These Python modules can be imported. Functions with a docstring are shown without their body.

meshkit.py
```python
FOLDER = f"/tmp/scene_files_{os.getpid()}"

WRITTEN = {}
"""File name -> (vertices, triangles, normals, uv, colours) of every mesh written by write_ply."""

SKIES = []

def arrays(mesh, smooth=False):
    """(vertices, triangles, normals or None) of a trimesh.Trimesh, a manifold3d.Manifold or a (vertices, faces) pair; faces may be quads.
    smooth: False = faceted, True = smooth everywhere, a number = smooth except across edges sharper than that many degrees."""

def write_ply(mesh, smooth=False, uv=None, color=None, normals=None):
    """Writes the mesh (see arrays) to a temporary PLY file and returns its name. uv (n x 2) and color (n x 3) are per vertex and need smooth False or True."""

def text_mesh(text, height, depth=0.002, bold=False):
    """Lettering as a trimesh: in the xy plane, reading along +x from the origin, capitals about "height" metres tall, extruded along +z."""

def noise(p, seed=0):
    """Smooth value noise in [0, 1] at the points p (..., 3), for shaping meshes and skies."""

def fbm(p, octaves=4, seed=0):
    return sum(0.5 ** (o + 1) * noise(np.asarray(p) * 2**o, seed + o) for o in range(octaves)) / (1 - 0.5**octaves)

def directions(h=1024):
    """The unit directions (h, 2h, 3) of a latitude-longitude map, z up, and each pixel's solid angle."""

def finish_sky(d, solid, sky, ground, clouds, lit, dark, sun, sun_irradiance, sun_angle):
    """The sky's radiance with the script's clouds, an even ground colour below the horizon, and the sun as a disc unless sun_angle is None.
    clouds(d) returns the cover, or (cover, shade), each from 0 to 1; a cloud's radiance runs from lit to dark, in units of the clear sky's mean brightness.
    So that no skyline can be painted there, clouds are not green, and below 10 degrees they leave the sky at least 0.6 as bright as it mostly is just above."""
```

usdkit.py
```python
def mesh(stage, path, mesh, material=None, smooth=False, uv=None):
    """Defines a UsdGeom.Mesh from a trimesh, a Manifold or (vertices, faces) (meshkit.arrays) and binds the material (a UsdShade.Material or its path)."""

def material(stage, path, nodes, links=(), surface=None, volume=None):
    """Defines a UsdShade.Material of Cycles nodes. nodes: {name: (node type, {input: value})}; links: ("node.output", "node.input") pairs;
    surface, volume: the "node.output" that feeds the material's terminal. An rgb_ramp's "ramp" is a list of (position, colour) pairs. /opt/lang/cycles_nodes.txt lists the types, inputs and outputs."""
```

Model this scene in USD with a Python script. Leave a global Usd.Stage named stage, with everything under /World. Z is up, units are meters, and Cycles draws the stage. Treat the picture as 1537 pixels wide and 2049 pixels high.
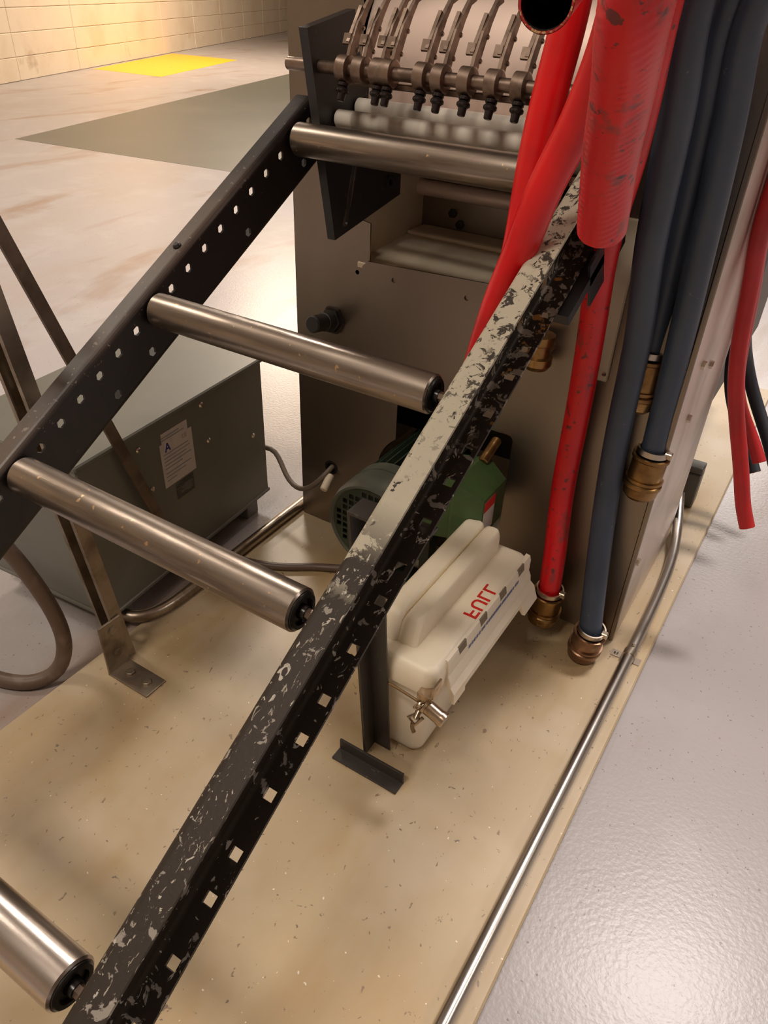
import math, random, numpy as np, trimesh, usdkit, meshkit
import manifold3d as m3
from shapely import affinity
from shapely.geometry import Polygon, LineString, Point, box as sbox
from pxr import Usd, UsdGeom, UsdLux, UsdShade, Gf, Sdf

stage = Usd.Stage.CreateInMemory()
UsdGeom.SetStageUpAxis(stage, "Z")
UsdGeom.SetStageMetersPerUnit(stage, 1.0)
UsdGeom.Xform.Define(stage, "/World")
UsdGeom.Scope.Define(stage, "/World/Looks")
random.seed(7)
rng = np.random.default_rng(7)

# ------------------------------------------------------------------ camera
W_PX, F_PX = 1537.0, 1492.6
YAW, PITCH, ROLL, EYE = -0.538885, 0.616936, -0.0435132, np.array([0, 0, 1.5])
fwd = np.array([math.sin(YAW) * math.cos(PITCH), math.cos(YAW) * math.cos(PITCH), -math.sin(PITCH)])
rgt = np.array([math.cos(YAW), -math.sin(YAW), 0])
dwn = np.cross(fwd, rgt)
r2 = math.cos(ROLL) * rgt + math.sin(ROLL) * dwn
d2 = -math.sin(ROLL) * rgt + math.cos(ROLL) * dwn
cam = UsdGeom.Camera.Define(stage, "/World/camera")
cam.CreateHorizontalApertureAttr(36.0)
cam.CreateFocalLengthAttr(36.0 * F_PX / W_PX)
cam.CreateClippingRangeAttr((0.05, 200.0))
cam.CreateExposureAttr(0.22)
mm = np.eye(4)
mm[0, :3], mm[1, :3], mm[2, :3], mm[3, :3] = r2, -d2, -fwd, EYE
UsdGeom.Xformable(cam).AddTransformOp().Set(Gf.Matrix4d(mm.tolist()))

# ------------------------------------------------------------------ lamps on the ceiling
def lamp(name, x, y, z, w, h, power, col, rz=0):
    l = UsdLux.RectLight.Define(stage, "/World/" + name)
    l.CreateWidthAttr(w); l.CreateHeightAttr(h); l.CreateIntensityAttr(power)
    l.CreateColorAttr(Gf.Vec3f(*col))
    x_ = UsdGeom.Xformable(l)
    x_.AddTranslateOp().Set(Gf.Vec3d(x, y, z)); x_.AddRotateZOp().Set(rz)
WARM, WHITE = (1.0, 0.80, 0.60), (1.0, 0.90, 0.80)
lamp("lamp_rear", 0.75, 4.1, 6.0, 1.2, 0.8, 92, (1, .91, .86), 20)
lamp("lamp_left", -5.0, 6.2, 6.0, 1.3, 1.3, 46, WHITE)
lamp("lamp_near_wall", -11.0, 13.5, 6.0, 2.2, 1.2, 88, WARM, 65)
lamp("lamp_side", -5.5, 0.6, 6.0, 1.3, 1.0, 24, (1, .88, .74))
lamp("lamp_right", 5.5, 4.0, 6.0, 1.6, 1.2, 16, WHITE)
lamp("lamp_far", -1.0, 15.0, 6.0, 2.0, 1.2, 55, WHITE)
lamp("lamp_behind", -1.1, -2.2, 6.0, 1.5, 1.0, 36, (1, .87, .73))

# ------------------------------------------------------------------ prims, names, labels
taken = {}
def numbered(path):
    n = taken.get(path, 0)
    taken[path] = n + 1
    return path if n == 0 else f"{path}_{n:03d}"

def keys(prim, label=None, cat=None, group=None, kind=None):
    for k, v in (("label", label), ("category", cat), ("group", group), ("kind", kind)):
        if v: prim.SetCustomDataByKey(k, v)

class Thing:
    def __init__(self, name, label, cat, loc=(0, 0, 0), group=None, kind=None):
        self.path = numbered("/World/" + name); self.loc = np.array(loc, float)
        x = UsdGeom.Xform.Define(stage, self.path); x.AddTranslateOp().Set(Gf.Vec3d(*map(float, loc)))
        keys(x.GetPrim(), label, cat, group, kind)
    def part(self, name, mesh, mat, parent=None, label=None, smooth=32, kind=None):
        path = numbered((parent or self.path) + "/" + name)
        v, f = arr(mesh)
        p = usdkit.mesh(stage, path, (v - self.loc, f), mat, smooth=smooth)
        keys(p.GetPrim(), label, kind=kind)
        return path

def solo(name, mesh, mat, label=None, cat=None, group=None, kind=None, smooth=32):
    p = usdkit.mesh(stage, numbered("/World/" + name), arr(mesh), mat, smooth=smooth)
    keys(p.GetPrim(), label, cat, group, kind)

# ------------------------------------------------------------------ mesh helpers
def arr(m):
    v, f, _ = meshkit.arrays(m, False)
    return np.asarray(v, float), np.asarray(f, int)
def join(*ms):
    out = []
    for m in ms:
        v, f = arr(m); out.append(trimesh.Trimesh(v, f, process=False))
    return trimesh.util.concatenate(out)
def bx(lo, hi, b=0.0):
    lo, hi = np.minimum(lo, hi).astype(float), np.maximum(lo, hi).astype(float)
    b = min(b, 0.45 * (hi - lo).min())
    if b <= 0:
        m = trimesh.creation.box(hi - lo); m.apply_translation((lo + hi) / 2); return m
    pts = []
    for k in range(3):
        l, h = lo + b, hi - b
        l[k], h[k] = lo[k], hi[k]
        pts += [[(l, h)[i][0], (l, h)[j][1], (l, h)[q][2]] for i in (0, 1) for j in (0, 1) for q in (0, 1)]
    return trimesh.convex.convex_hull(np.array(pts))
def rbox(lo, hi, r, seg=3):
    lo, hi = np.array(lo, float) + r, np.array(hi, float) - r
    s = trimesh.creation.icosphere(seg - 1 if seg < 4 else 3, r).vertices
    pts = np.vstack([s + [a, b, c] for a in (lo[0], hi[0]) for b in (lo[1], hi[1]) for c in (lo[2], hi[2])])
    return trimesh.convex.convex_hull(pts)
def hull(pts):
    return trimesh.convex.convex_hull(np.array(pts, float))
def frame(d):
    d = np.asarray(d, float) / np.linalg.norm(d)
    a = np.cross(d, [0, 0, 1.0] if abs(d[2]) < 0.9 else [1.0, 0, 0]); a /= np.linalg.norm(a)
    return a, np.cross(d, a), d
def lathe(p0, p1, prof, n=28):
    """prof: (t along the axis in metres from p0 towards p1, radius)"""
    p0, p1 = np.array(p0, float), np.array(p1, float)
    a, b, d = frame(p1 - p0)
    th = np.arange(n) * 2 * math.pi / n
    ring = np.cos(th)[:, None] * a + np.sin(th)[:, None] * b
    v, rows = [], []
    for t, r in prof:
        if r <= 1e-6:
            rows.append([len(v)]); v.append(p0 + d * t)
        else:
            rows.append(list(range(len(v), len(v) + n))); v += list(p0 + d * t + ring * r)
    f = []
    for A, B in zip(rows, rows[1:]):
        for i in range(n):
            j = (i + 1) % n
            if len(A) == 1 and len(B) == 1: continue
            if len(A) == 1: f.append([A[0], B[j], B[i]])
            elif len(B) == 1: f.append([A[i], A[j], B[0]])
            else: f += [[A[i], A[j], B[j]], [A[i], B[j], B[i]]]
    return trimesh.Trimesh(np.array(v), np.array(f), process=False)
def cyl(p0, p1, r, n=24, ch=0.0):
    L = np.linalg.norm(np.array(p1, float) - np.array(p0, float))
    ch = min(ch, r * 0.4, L * 0.4)
    pr = [(0, 0), (0, r - ch), (ch, r), (L - ch, r), (L, r - ch), (L, 0)] if ch > 0 else [(0, 0), (0, r), (L, r), (L, 0)]
    return lathe(p0, p1, pr, n)
def spline(pts, step=0.02):
    from scipy.interpolate import PchipInterpolator, CubicSpline
    p = np.array(pts, float)
    L = np.concatenate([[0], np.cumsum(np.linalg.norm(np.diff(p, axis=0), axis=1))])
    u_ = np.concatenate([[0], np.cumsum(np.linalg.norm(np.diff(p, axis=0), axis=1) ** .7)])
    n = max(4, int(L[-1] / step))
    return CubicSpline(u_, p, bc_type="natural")(np.interp(np.linspace(0, L[-1], n), L, u_))
def tube(path, r, n=20, wall=0.0, step=0.02, caps=True, relief=0.0, smoothed=True):
    p = spline(path, step) if smoothed else np.array(path, float)
    t = np.gradient(p, axis=0); t /= np.linalg.norm(t, axis=1, keepdims=True)
    a, _, _ = frame(t[0]); A = []
    for d in t:
        a = a - d * (a @ d); a /= np.linalg.norm(a); A.append(a)
    A = np.array(A); B = np.cross(t, A)
    th = np.arange(n) * 2 * math.pi / n
    s = np.concatenate([[0], np.cumsum(np.linalg.norm(np.diff(p, axis=0), axis=1))])
    rr = np.full((len(p), n), float(r))
    if relief:
        k = np.abs(((th * 4 / math.pi) % 2) - 1)
        rr *= 1 + relief * np.sin(s[:, None] * 620 + k[None] * 7)
    v = p[:, None] + rr[..., None] * (np.cos(th)[None, :, None] * A[:, None] + np.sin(th)[None, :, None] * B[:, None])
    v = v.reshape(-1, 3); f = []
    i, j = np.meshgrid(np.arange(len(p) - 1), np.arange(n), indexing="ij")
    q = np.stack([i * n + j, i * n + (j + 1) % n, (i + 1) * n + (j + 1) % n, (i + 1) * n + j], -1).reshape(-1, 4)
    f = [q[:, [0, 1, 2]], q[:, [0, 2, 3]]]
    if caps:
        c0, c1 = len(v), len(v) + 1
        e = (len(p) - 1) * n
        k = np.arange(n); k2 = (k + 1) % n
        v = np.vstack([v, p[:1], p[-1:]])
        f += [np.stack([np.full(n, c0), k2, k], 1), np.stack([np.full(n, c1), e + k, e + k2], 1)]
    return trimesh.Trimesh(v, np.vstack(f), process=False)
def ext(poly, t0, t1, M):
    """extrude a shapely polygon (u, v) from t0 to t1; M(u, v, t) -> world"""
    out = []
    for g in getattr(poly, "geoms", [poly]):
        m = trimesh.creation.extrude_polygon(g, t1 - t0, engine="earcut")
        v = m.vertices
        w = np.stack(M(v[:, 0], v[:, 1], v[:, 2] + t0), 1)
        m = trimesh.Trimesh(w, m.faces, process=False)
        if m.volume < 0: m.invert()
        out.append(m)
    return trimesh.util.concatenate(out)
XZ = lambda u, v, t: (u, t, v)          # polygon in x, z; depth along y
YZ = lambda u, v, t: (t, u, v)          # polygon in y, z; depth along x
XY = lambda u, v, t: (u, v, t)
def rrect(x0, y0, x1, y1, r):
    return sbox(x0 + r, y0 + r, x1 - r, y1 - r).buffer(r, 6)
def man(m):
    v, f = arr(m)
    t = trimesh.Trimesh(v, f); t.merge_vertices()
    return m3.Manifold(m3.Mesh(np.asarray(t.vertices, np.float32), np.asarray(t.faces, np.uint32)))
def screw(p, d, r=0.007, h=0.004, n=10):
    p, d = np.array(p, float), np.array(d, float) / np.linalg.norm(d)
    return lathe(p - d * 0.001, p + d * h, [(0, 0), (0, r), (h * .4 + .001, r), (h + .001, r * .55), (h + .001, 0)], n)
def hexbolt(p, d, r=0.011, h=0.008):
    p, d = np.array(p, float), np.array(d, float) / np.linalg.norm(d)
    return lathe(p - d * .001, p + d * h, [(0, 0), (0, r * .9), (.001, r), (h, r), (h + .001, r * .85), (h + .001, 0)], 6)

# ------------------------------------------------------------------ materials
def M(name, col, rough=0.5, metal=0.0, layers=(), bump=None, rough2=None, spec=0.5, coat=0.0, extra=None):
    """layers: dicts c(colour) s(scale) lo hi [st(stretch) d(detail) w(warp) r(roughness there) z((axis vector, from, to): only where the position along the axis passes)]"""
    nd = {"g": ("geometry", {}), "p": ("principled_bsdf", {"roughness": rough, "metallic": metal, "base_color": col, "specular_ior_level": spec, "coat_weight": coat})}
    ln, prev, prevr = [], None, None
    for i, L in enumerate(layers):
        nd[f"m{i}"] = ("mapping", {"scale": L.get("st", (1, 1, 1)), "rotation": L.get("rot", (0, 0, 0))})
        nd[f"n{i}"] = ("noise_texture", {"scale": L["s"], "detail": L.get("d", 4.0), "roughness": L.get("nr", 0.55), "distortion": L.get("w", 0.0)})
        nd[f"r{i}"] = ("map_range", {"from_min": L["lo"], "from_max": L["hi"], "to_min": 0.0, "to_max": L.get("a", 1.0), "clamp": True})
        ln += [("g.position", f"m{i}.vector"), (f"m{i}.vector", f"n{i}.vector"), (f"n{i}.fac", f"r{i}.value")]
        fac = f"r{i}.result"
        if "z" in L:
            for k, (ax, a, b) in enumerate(L["z"]):
                nd[f"d{i}{k}"] = ("vector_math", {"math_type": "dot_product", "vector2": ax})
                nd[f"z{i}{k}"] = ("map_range", {"from_min": a, "from_max": b, "clamp": True})
                nd[f"x{i}{k}"] = ("math", {"math_type": "multiply"})
                ln += [("g.position", f"d{i}{k}.vector1"), (f"d{i}{k}.value", f"z{i}{k}.value"), (f"z{i}{k}.result", f"x{i}{k}.value1"), (fac, f"x{i}{k}.value2")]
                fac = f"x{i}{k}.value"
        nd[f"c{i}"] = ("mix_color", {"a": col, "b": L["c"], "fac": 0.0})
        ln.append((fac, f"c{i}.fac"))
        if prev: ln.append((prev, f"c{i}.a"))
        prev = f"c{i}.result"
        if "r" in L:
            nd[f"q{i}"] = ("mix_float", {"a": rough, "b": L["r"]})
            ln.append((fac, f"q{i}.fac"))
            if prevr: ln.append((prevr, f"q{i}.a"))
            prevr = f"q{i}.result"
    if prev: ln.append((prev, "p.base_color"))
    if prevr: ln.append((prevr, "p.roughness"))
    if bump:
        s, strength, dist = bump[:3]
        nd["bm"] = ("mapping", {"scale": bump[3] if len(bump) > 3 else (1, 1, 1)})
        nd["bn"] = ("noise_texture", {"scale": s, "detail": 3.0})
        nd["bb"] = ("bump", {"strength": strength, "distance": dist})
        ln += [("g.position", "bm.vector"), ("bm.vector", "bn.vector"), ("bn.fac", "bb.height"), ("bb.normal", "p.normal")]
    if extra: nd["p"][1].update(extra)
    return usdkit.material(stage, "/World/Looks/" + name, nd, ln, surface="p.BSDF")

ANG = math.radians(28.8); CA, SA = math.cos(ANG), math.sin(ANG)   # the conveyor's slope
AXN, AXS = (0, -SA, CA), (0, CA, SA)

MAT = dict(
    floor=M("floor_paint", (.385, .355, .355), .28, layers=[
        dict(c=(.36, .29, .245), s=.55, lo=.50, hi=.72, st=(1.6, .6, 1), d=5, a=.6),
        dict(c=(.27, .17, .115), s=.9, lo=.55, hi=.69, st=(2.0, .5, 1), d=6, w=.7, a=.75),
        dict(c=(.46, .44, .435), s=2.5, lo=.52, hi=.7, d=4, a=.5),
        dict(c=(.20, .15, .13), s=90, lo=.70, hi=.715, d=2, a=.8),
        dict(c=(.36, .31, .29), s=30, lo=.72, hi=.75, d=3, st=(1, .12, 1), rot=(0, 0, .7), a=.5)],
        bump=(95, .12, .004), spec=.28),
    pad=M("pad_paint", (.47, .365, .23), .40, layers=[
        dict(c=(.42, .28, .13), s=2.2, lo=.48, hi=.68, d=4, st=(1.8, .7, 1), a=.8),
        dict(c=(.55, .455, .34), s=3.1, lo=.50, hi=.68, d=3, a=.7),
        dict(c=(.26, .19, .12), s=75, lo=.685, hi=.70, d=3, st=(1, .6, 1), w=.5),
        dict(c=(.20, .15, .11), s=33, lo=.675, hi=.69, d=4, w=1.0, nr=.65),
        dict(c=(.75, .68, .55), s=95, lo=.76, hi=.775, d=1)],
        bump=(9, .10, .01)),
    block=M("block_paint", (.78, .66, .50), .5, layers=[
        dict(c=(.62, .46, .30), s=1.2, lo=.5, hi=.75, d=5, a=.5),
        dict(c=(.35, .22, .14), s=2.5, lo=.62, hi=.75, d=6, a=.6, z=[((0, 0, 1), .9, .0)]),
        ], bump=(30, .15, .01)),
    mortar=M("mortar_paint", (.66, .53, .39), .6),
    yellow=M("yellow_floor_paint", (.88, .46, .012), .4, layers=[dict(c=(.75, .42, .02), s=1.6, lo=.55, hi=.7, d=4, a=.6), dict(c=(.35, .2, .05), s=5, lo=.68, hi=.72, d=4, a=.6)]),
    greygreen=M("grey_floor_paint", (.085, .085, .068), .38, layers=[dict(c=(.13, .12, .095), s=.8, lo=.5, hi=.75, d=4, a=.7), dict(c=(.075, .085, .062), s=.5, lo=.5, hi=.7, d=3, a=.5)]),
    plaster=M("plain_wall_paint", (.55, .48, .40), .7),
    ceiling=M("ceiling_paint", (.45, .41, .37), .8),
    stainless=M("brushed_stainless", (.295, .25, .212), .36, 1.0, layers=[
        dict(c=(.25, .205, .17), s=3, lo=.45, hi=.7, d=4, st=(1, 1, .35), r=.42)], bump=(260, .05, .002, (.05, 1, 1))),
    stainless_side=M("brushed_side_panel", (.74, .65, .59), .36, .6, layers=[dict(c=(.52, .45, .39), s=4, lo=.45, hi=.7, d=3)], bump=(260, .04, .002, (1, .05, 1))),
    drum=M("hood_sheet", (.86, .69, .61), .36, .35, layers=[dict(c=(.72, .56, .49), s=6, lo=.45, hi=.7, d=3, st=(.4, 1, 1), r=.42)]),
    cream=M("cream_plastic", (.78, .69, .54), .45, layers=[dict(c=(.66, .55, .39), s=6, lo=.5, hi=.7, a=.7)]),
    brownside=M("brown_side_paint", (.085, .066, .052), .5),
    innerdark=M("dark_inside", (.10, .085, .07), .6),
    blackplate=M("black_painted_plate", (.022, .021, .023), .42, layers=[dict(c=(.09, .085, .085), s=40, lo=.68, hi=.72, d=4, a=.7)], bump=(60, .05, .003)),
    shaft=M("oily_bare_steel", (.30, .225, .18), .38, .9, layers=[dict(c=(.16, .115, .09), s=25, lo=.45, hi=.65, d=4, r=.5)]),
    bolt_black=M("black_oxide_bolt", (.035, .03, .03), .3, .6),
    screwsteel=M("bright_screw", (.75, .68, .58), .25, 1.0),
    nylon=M("white_nylon_roller", (.72, .68, .61), .4, layers=[dict(c=(.40, .37, .34), s=16, lo=.5, hi=.62, st=(1, .02, .02), d=2, a=.8)]),
    roller=M("worn_steel_roller", (.37, .315, .27), .31, .95, layers=[
        dict(c=(.20, .16, .13), s=14, lo=.42, hi=.64, st=(.25, 2.5, 2.5), d=5, r=.42),
        dict(c=(.55, .47, .40), s=30, lo=.58, hi=.7, st=(.12, 3, 3), d=4, r=.24),
        dict(c=(.60, .42, .25), s=60, lo=.70, hi=.73, d=2)], bump=(140, .05, .002, (.1, 1, 1))),
    roller_bright=M("polished_steel_roller", (.58, .52, .48), .27, 1.0, layers=[
        dict(c=(.36, .30, .27), s=12, lo=.45, hi=.66, st=(.2, 2.5, 2.5), d=5, r=.38)], bump=(140, .05, .002, (.1, 1, 1))),
    capblack=M("black_roller_cap", (.02, .018, .017), .3, .3),
    rail_left=M("black_rail_paint", (.013, .010, .009), .42, layers=[
        dict(c=(.10, .072, .055), s=3, lo=.40, hi=.62, d=4, a=.85, z=[(AXN, .396, .406)]),
        dict(c=(.24, .19, .16), s=90, lo=.66, hi=.70, d=3, a=.7, z=[(AXN, .37, .40)]),
        dict(c=(.12, .10, .09), s=55, lo=.70, hi=.72, d=4, a=.8)], bump=(80, .06, .003)),
    rail_right=M("chipped_rail_paint", (.036, .027, .021), .5, layers=[
        dict(c=(.30, .27, .24), s=34, lo=.615, hi=.635, d=4, w=.5, r=.4),
        dict(c=(.50, .46, .40), s=75, lo=.635, hi=.66, d=5, w=1.2, st=(1, .6, .6), r=.4),
        dict(c=(.49, .455, .36), s=16, lo=.30, hi=.36, d=5, nr=.62, w=.4, r=.5, z=[(AXN, .398, .404), (AXS, 1.00, 1.10)]),
        dict(c=(.49, .455, .36), s=22, lo=.55, hi=.58, d=6, nr=.65, w=.4, r=.5, z=[(AXN, .398, .404), (AXS, .93, .99)]),
        dict(c=(.05, .042, .036), s=48, lo=.545, hi=.565, d=6, nr=.7, w=.6, z=[(AXN, .398, .404), (AXS, 1.12, 1.35)]),
        dict(c=(.05, .042, .036), s=30, lo=.62, hi=.635, d=5, nr=.7, w=.4, z=[(AXN, .398, .404), (AXS, .9, 1.1)]),
        dict(c=(.36, .32, .27), s=130, lo=.61, hi=.64, d=5, nr=.7, w=.8, st=(1, .35, .35), z=[(AXN, .398, .404), (AXS, 1.05, .85)]),
        dict(c=(.33, .30, .25), s=85, lo=.60, hi=.66, d=4, nr=.7, a=.7, z=[(AXN, .398, .404), (AXS, 1.0, 1.1)]),
        dict(c=(.34, .30, .25), s=48, lo=.55, hi=.58, d=5, w=.8, z=[(AXN, .31, .29), (AXS, 1.25, 1.45)]),
        dict(c=(.42, .20, .05), s=26, lo=.62, hi=.65, d=4, z=[(AXN, .31, .29), (AXS, 1.3, 1.4)]),
        ], bump=(110, .12, .003), spec=.25),
    legblack=M("dark_leg_paint", (.034, .028, .024), .45, layers=[dict(c=(.12, .10, .085), s=40, lo=.66, hi=.7, a=.7)]),
    strut=M("zinc_strut", (.33, .275, .215), .42, .85, layers=[dict(c=(.20, .155, .115), s=12, lo=.45, hi=.65, d=4, r=.55)]),
    brownbar=M("brown_flat_bar", (.17, .125, .09), .5, .4, layers=[dict(c=(.10, .07, .05), s=15, lo=.45, hi=.65)]),
    boxgrey=M("grey_enclosure_paint", (.165, .166, .146), .40, layers=[dict(c=(.20, .196, .172), s=5, lo=.45, hi=.7, a=.6)], bump=(180, .05, .002)),
    paper=M("paper_label", (.62, .58, .55), .5, layers=[dict(c=(.52, .50, .50), s=30, lo=.5, hi=.6, a=.6)]),
    inkblue=M("blue_ink", (.02, .03, .22), .5),
    inkgrey=M("grey_ink", (.30, .30, .34), .6),
    inkred=M("red_ink", (.62, .02, .015), .5),
    inkprint=M("blue_print", (.12, .16, .36), .5),
    darksticker=M("dark_sticker", (.055, .058, .055), .4, layers=[dict(c=(.13, .13, .12), s=60, lo=.5, hi=.56, d=2, st=(1, .3, 1.5))]),
    conduit=M("galvanised_conduit", (.58, .55, .51), .27, 1.0, layers=[dict(c=(.42, .38, .34), s=20, lo=.5, hi=.7, d=3, st=(2, .3, 2), r=.36)]),
    conduit_dull=M("dull_conduit", (.42, .36, .29), .33, 1.0, layers=[dict(c=(.28, .22, .16), s=14, lo=.5, hi=.65, r=.5)]),
    cable=M("brown_cable_jacket", (.115, .075, .055), .45, layers=[dict(c=(.19, .13, .10), s=18, lo=.55, hi=.7, a=.7)]),
    cord=M("grey_cord_jacket", (.16, .125, .095), .5),
    hose_red=M("red_rubber_hose", (.74, .007, .013), .40, layers=[
        dict(c=(.52, .007, .011), s=7, lo=.45, hi=.7, d=4, a=.7),
        dict(c=(.16, .05, .045), s=22, lo=.575, hi=.67, d=5, nr=.62, a=.7, st=(1, 1, .5)),
        dict(c=(.05, .03, .028), s=50, lo=.62, hi=.66, d=5, a=.8)], bump=(150, .08, .002)),
    hose_red_clean=M("clean_red_hose", (.78, .006, .010), .33, layers=[dict(c=(.42, .006, .008), s=5, lo=.45, hi=.7, a=.7)], bump=(150, .06, .002)),
    hose_red_dull=M("dull_red_hose", (.55, .022, .026), .45, layers=[dict(c=(.34, .02, .02), s=8, lo=.45, hi=.7, a=.7)]),
    hose_blue=M("slate_blue_hose", (.052, .072, .112), .44, layers=[
        dict(c=(.036, .051, .082), s=5, lo=.45, hi=.7, a=.8),
        dict(c=(.20, .22, .25), s=38, lo=.70, hi=.74, d=4, a=.5)], bump=(170, .08, .002)),
    hose_black=M("dark_hose", (.035, .040, .052), .5),
    bore=M("black_rubber_bore", (.012, .011, .011), .6),
    braid=M("braided_rim", (.40, .03, .03), .6, layers=[dict(c=(.55, .42, .20), s=260, lo=.56, hi=.6, d=1)]),
    brass=M("tarnished_brass", (.34, .20, .075), .33, .95, layers=[dict(c=(.22, .12, .05), s=22, lo=.45, hi=.65, d=4, r=.45), dict(c=(.55, .38, .16), s=30, lo=.6, hi=.7, d=3, r=.25)]),
    copper=M("brown_brass", (.26, .15, .09), .36, .9, layers=[dict(c=(.36, .23, .15), s=25, lo=.5, hi=.65, d=3)]),
    clampsteel=M("hose_clamp_steel", (.55, .48, .40), .3, 1.0),
    motorgreen=M("dark_green_motor", (.022, .034, .022), .4, layers=[dict(c=(.04, .052, .035), s=10, lo=.45, hi=.7, a=.7)]),
    motorgrey=M("grey_green_fan_cover", (.085, .092, .075), .38, layers=[dict(c=(.06, .066, .052), s=8, lo=.45, hi=.65)]),
    boxgreen=M("green_terminal_box", (.050, .098, .030), .38, layers=[dict(c=(.035, .07, .022), s=10, lo=.45, hi=.7)]),
    tank=M("white_translucent_plastic", (.90, .84, .75), .42, layers=[dict(c=(.82, .73, .59), s=5, lo=.45, hi=.7, a=.7)], extra={"subsurface_weight": .25, "subsurface_radius": (.03, .02, .01), "subsurface_scale": .5}),
    lidp=M("cream_white_lid", (.95, .84, .66), .42, layers=[dict(c=(.86, .73, .54), s=5, lo=.45, hi=.7, a=.6)], extra={"subsurface_weight": .15, "subsurface_radius": (.03, .02, .01), "subsurface_scale": .5}),
    slot=M("slot_shadow", (.20, .16, .11), .7),
    nickel=M("worn_nickel", (.55, .44, .33), .27, 1.0, layers=[dict(c=(.35, .25, .16), s=40, lo=.45, hi=.65, r=.4)]),
    wire=M("bronze_wire", (.28, .19, .10), .4, .8),
    rubber=M("black_rubber", (.015, .014, .014), .5),
)

# ------------------------------------------------------------------ the room
FZ = -0.02
WD = np.array([-7.27, 16.4]) / np.hypot(7.27, 16.4)          # direction of the block wall
WP = np.array([-12.19, 8.12])                                # a point on it, at floor level
WN = np.array([WD[1], -WD[0]])                               # into the room
wa, wb = WP - WD * 17.0, WP + WD * 24.0
solo("floor", ext(Polygon([wa - WN * .3, wa + [22, 0], [12, wb[1]], wb - WN * .3]), FZ - .1, FZ, XY), MAT["floor"], kind="structure", smooth=False)
solo("ceiling", ext(Polygon([wa - WN * .3, wa + [22, 0], [12, wb[1]], wb - WN * .3]), 6.15, 6.25, XY), MAT["ceiling"], kind="structure", smooth=False)
solo("wall_back", bx((wb[0], wb[1] - .2, FZ), (12, wb[1], 6.15)), MAT["plaster"], kind="structure", smooth=False)
solo("wall_front", bx((wa[0], wa[1], FZ), (12, wa[1] + .2, 6.15)), MAT["plaster"], kind="structure", smooth=False)
solo("wall_right", bx((11.8, wa[1], FZ), (12, wb[1], 6.15)), MAT["plaster"], kind="structure", smooth=False)
wl = Thing("wall_left", None, None, kind="structure")
def wallbox(a0, a1, z0, z1, n0, n1, b=0.0):
    m = bx((a0, n0, z0), (a1, n1, z1), b)
    v = m.vertices.copy()
    m.vertices = np.column_stack([WP[0] + WD[0] * v[:, 0] + WN[0] * v[:, 1], WP[1] + WD[1] * v[:, 0] + WN[1] * v[:, 1], v[:, 2]])
    if m.volume < 0: m.invert()
    return m
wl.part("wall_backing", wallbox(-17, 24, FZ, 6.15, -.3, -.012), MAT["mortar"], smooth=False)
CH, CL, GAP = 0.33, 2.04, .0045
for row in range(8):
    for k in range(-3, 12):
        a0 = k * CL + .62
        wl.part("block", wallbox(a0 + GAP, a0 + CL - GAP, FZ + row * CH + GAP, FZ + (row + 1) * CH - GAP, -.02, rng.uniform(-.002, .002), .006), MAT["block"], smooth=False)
wl.part("upper_wall", wallbox(-17, 24, FZ + 8 * CH + GAP, 6.15, -.02, 0), MAT["block"], smooth=False)

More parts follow.
